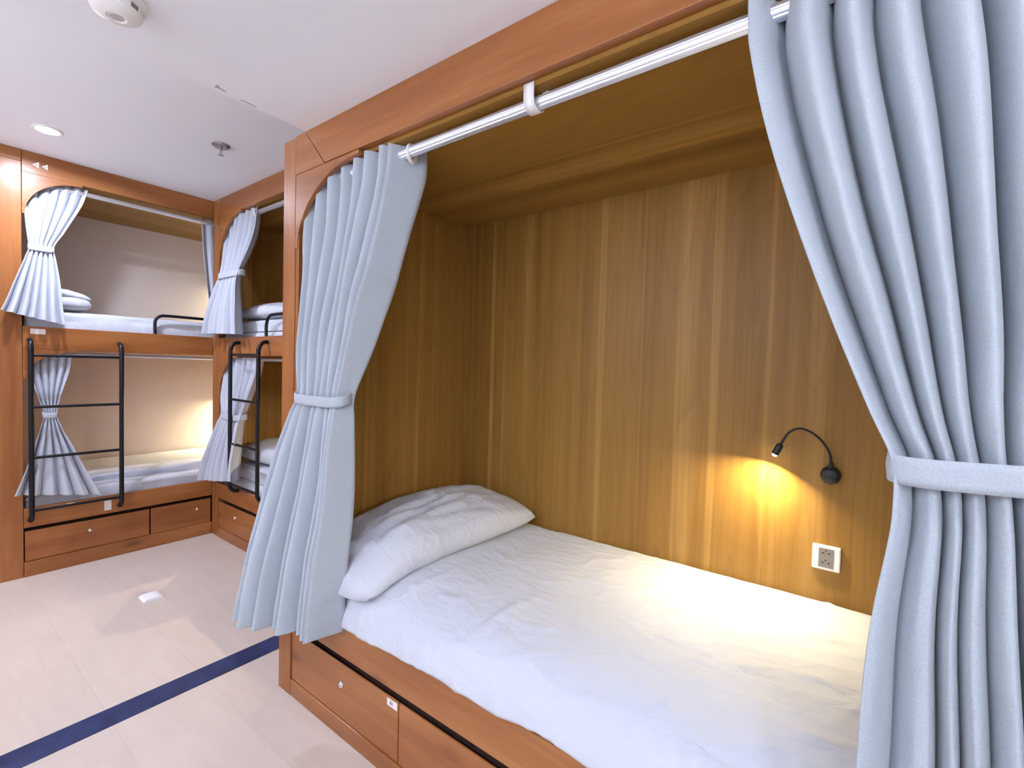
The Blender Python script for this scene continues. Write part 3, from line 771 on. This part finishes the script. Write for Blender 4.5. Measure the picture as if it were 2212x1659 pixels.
cv = thing('fill_cove', (-.6, -1.5, 1.78), 'added white fill light along the blank wall behind the camera, shining upwards', 'fill light')  # unseen uplight added behind the camera to brighten the ceiling
m = MB(); m.box(-4.2, 2.4, -1.498, -1.40, 1.74, 1.755); m.box(-4.2, 2.4, -1.412, -1.40, 1.755, 1.80)
m.build('fill_trough', M_white, cv)
MB().box(-4.15, 2.35, -1.48, -1.43, 1.756, 1.764).build('fill_strip', emit('fill_glow', (.93, .94, 1.0), 6), cv)
for x_, w_ in ((-2.95, 2.4), (.35, 3.9)):
    L = bpy.data.lights.new('cove_fill', 'AREA'); L.shape = 'RECTANGLE'; L.size = w_; L.size_y = .05; L.energy = 7.0 * w_; L.color = (.76, .83, 1.0)
    o = bpy.data.objects.new('cove_fill', L); C.objects.link(o); o.location = (x_, -1.455, 1.80); o.rotation_euler = (PI - .45, 0, 0)

def lampglow(loc, dirv, power, size=.016, col=(1.0, .83, .50)):
    L = bpy.data.lights.new('lamp_glow', 'AREA'); L.shape = 'DISK'; L.size = size; L.energy = power; L.color = col; L.spread = math.radians(150)
    o = bpy.data.objects.new('lamp_glow', L); C.objects.link(o); o.location = loc
    o.rotation_euler = Vector(dirv).to_track_quat('-Z', 'Y').to_euler(); return o
lampglow(bq + hd * .008, (-.26, -.22, -.93), 3.7)

def copy_lamp(root, loc, rotz, label):
    r_ = root.copy(); C.objects.link(r_); r_.location = loc; r_.rotation_euler = (0, 0, rotz); r_['label'] = label
    for ch in [c for c in bpy.data.objects if c.parent == root]:
        c = ch.copy(); C.objects.link(c); c.parent = r_
    return r_
G2 = 'black gooseneck reading lamps in the bunks'
lp['group'] = G2
# the same lamp in the other bunks, tucked behind the corner post
def glow_for(loc, rotz, power):
    off = Vector(bq + hd * .008) - Vector(lp.location); Rm = Matrix.Rotation(rotz, 3, 'Z')
    lampglow(Vector(loc) + Rm @ off, Rm @ Vector((-.26, -.22, -.93)), power)
for loc, rz, lab, pw in [((-4.698, 2.15, .92), PI / 2, 'reading lamp deep inside the lower end-wall bunk', 9),
                         ((-4.698, 2.15, 1.95), PI / 2, 'reading lamp deep inside the upper end-wall bunk', 3),
                         ((-2.35, 2.298, .95), 0, 'reading lamp on the back of the lower far bunk', 7)]:
    copy_lamp(lp, loc, rz, lab); glow_for(loc, rz, pw)

# ------------------------------------------------------------------ small thing on the floor, ceiling cracks
fx, fy = -3.048, .860
P = []
for i in range(13):
    a = -1 + 2 * i / 12; P.append([(fx + .045 * s, fy + .045 * a, .003 + .010 * math.sqrt(max(0, 1 - a ** 4))) for s in (-1, 1)])
m = MB()
poly = [(fy + .045 * (-1 + 2 * i / 12), .0035 + .010 * math.sqrt(max(0, 1 - (-1 + 2 * i / 12) ** 4))) for i in range(13)]
poly = [(fy - .045, .0)] + poly + [(fy + .045, 0.0)]
m.prism(poly, lambda a, b, d: (d, a, b), fx - .045, fx + .045)
tag(m.build('plastic_block', M_whitebr, None), 'small glossy white plastic block lying on the beige floor', 'floor block')
ce = bpy.data.objects['ceiling_lowered']
MB().prism([(-1.659, .704), (-1.656, .706), (-1.659, .755), (-1.662, .755)], lambda a, b, d: (a, b, d), HS - .001, HS - .0002).build('crack', M_steel, ce)
MB().prism([(-1.655, .626), (-1.636, .624), (-1.634, .630), (-1.643, .636), (-1.650, .657), (-1.654, .657), (-1.650, .634)], lambda a, b, d: (a, b, d), HS - .001, HS - .0002).build('crack', M_steel, ce)

# ------------------------------------------------------------------ camera / world / view
cam = bpy.data.cameras.new('camera'); co = bpy.data.objects.new('camera', cam); C.objects.link(co)
co.location = (0, 0, 1.3); co.rotation_euler = (1.5377, -.0276, .6416)
cam.sensor_width = 36; cam.lens = 1013.6 / 2212 * 36; cam.clip_start = .02
bpy.context.scene.camera = co
w = bpy.data.worlds.new('world'); bpy.context.scene.world = w; w.use_nodes = True
w.node_tree.nodes['Background'].inputs[0].default_value = (.5, .5, .6, 1); w.node_tree.nodes['Background'].inputs[1].default_value = .2
vs = bpy.context.scene.view_settings
vs.view_transform = 'Standard'; vs.look = 'None'; vs.gamma = 1; vs.exposure = .62
bpy.context.scene.cycles.max_bounces = 14; bpy.context.scene.cycles.diffuse_bounces = 8
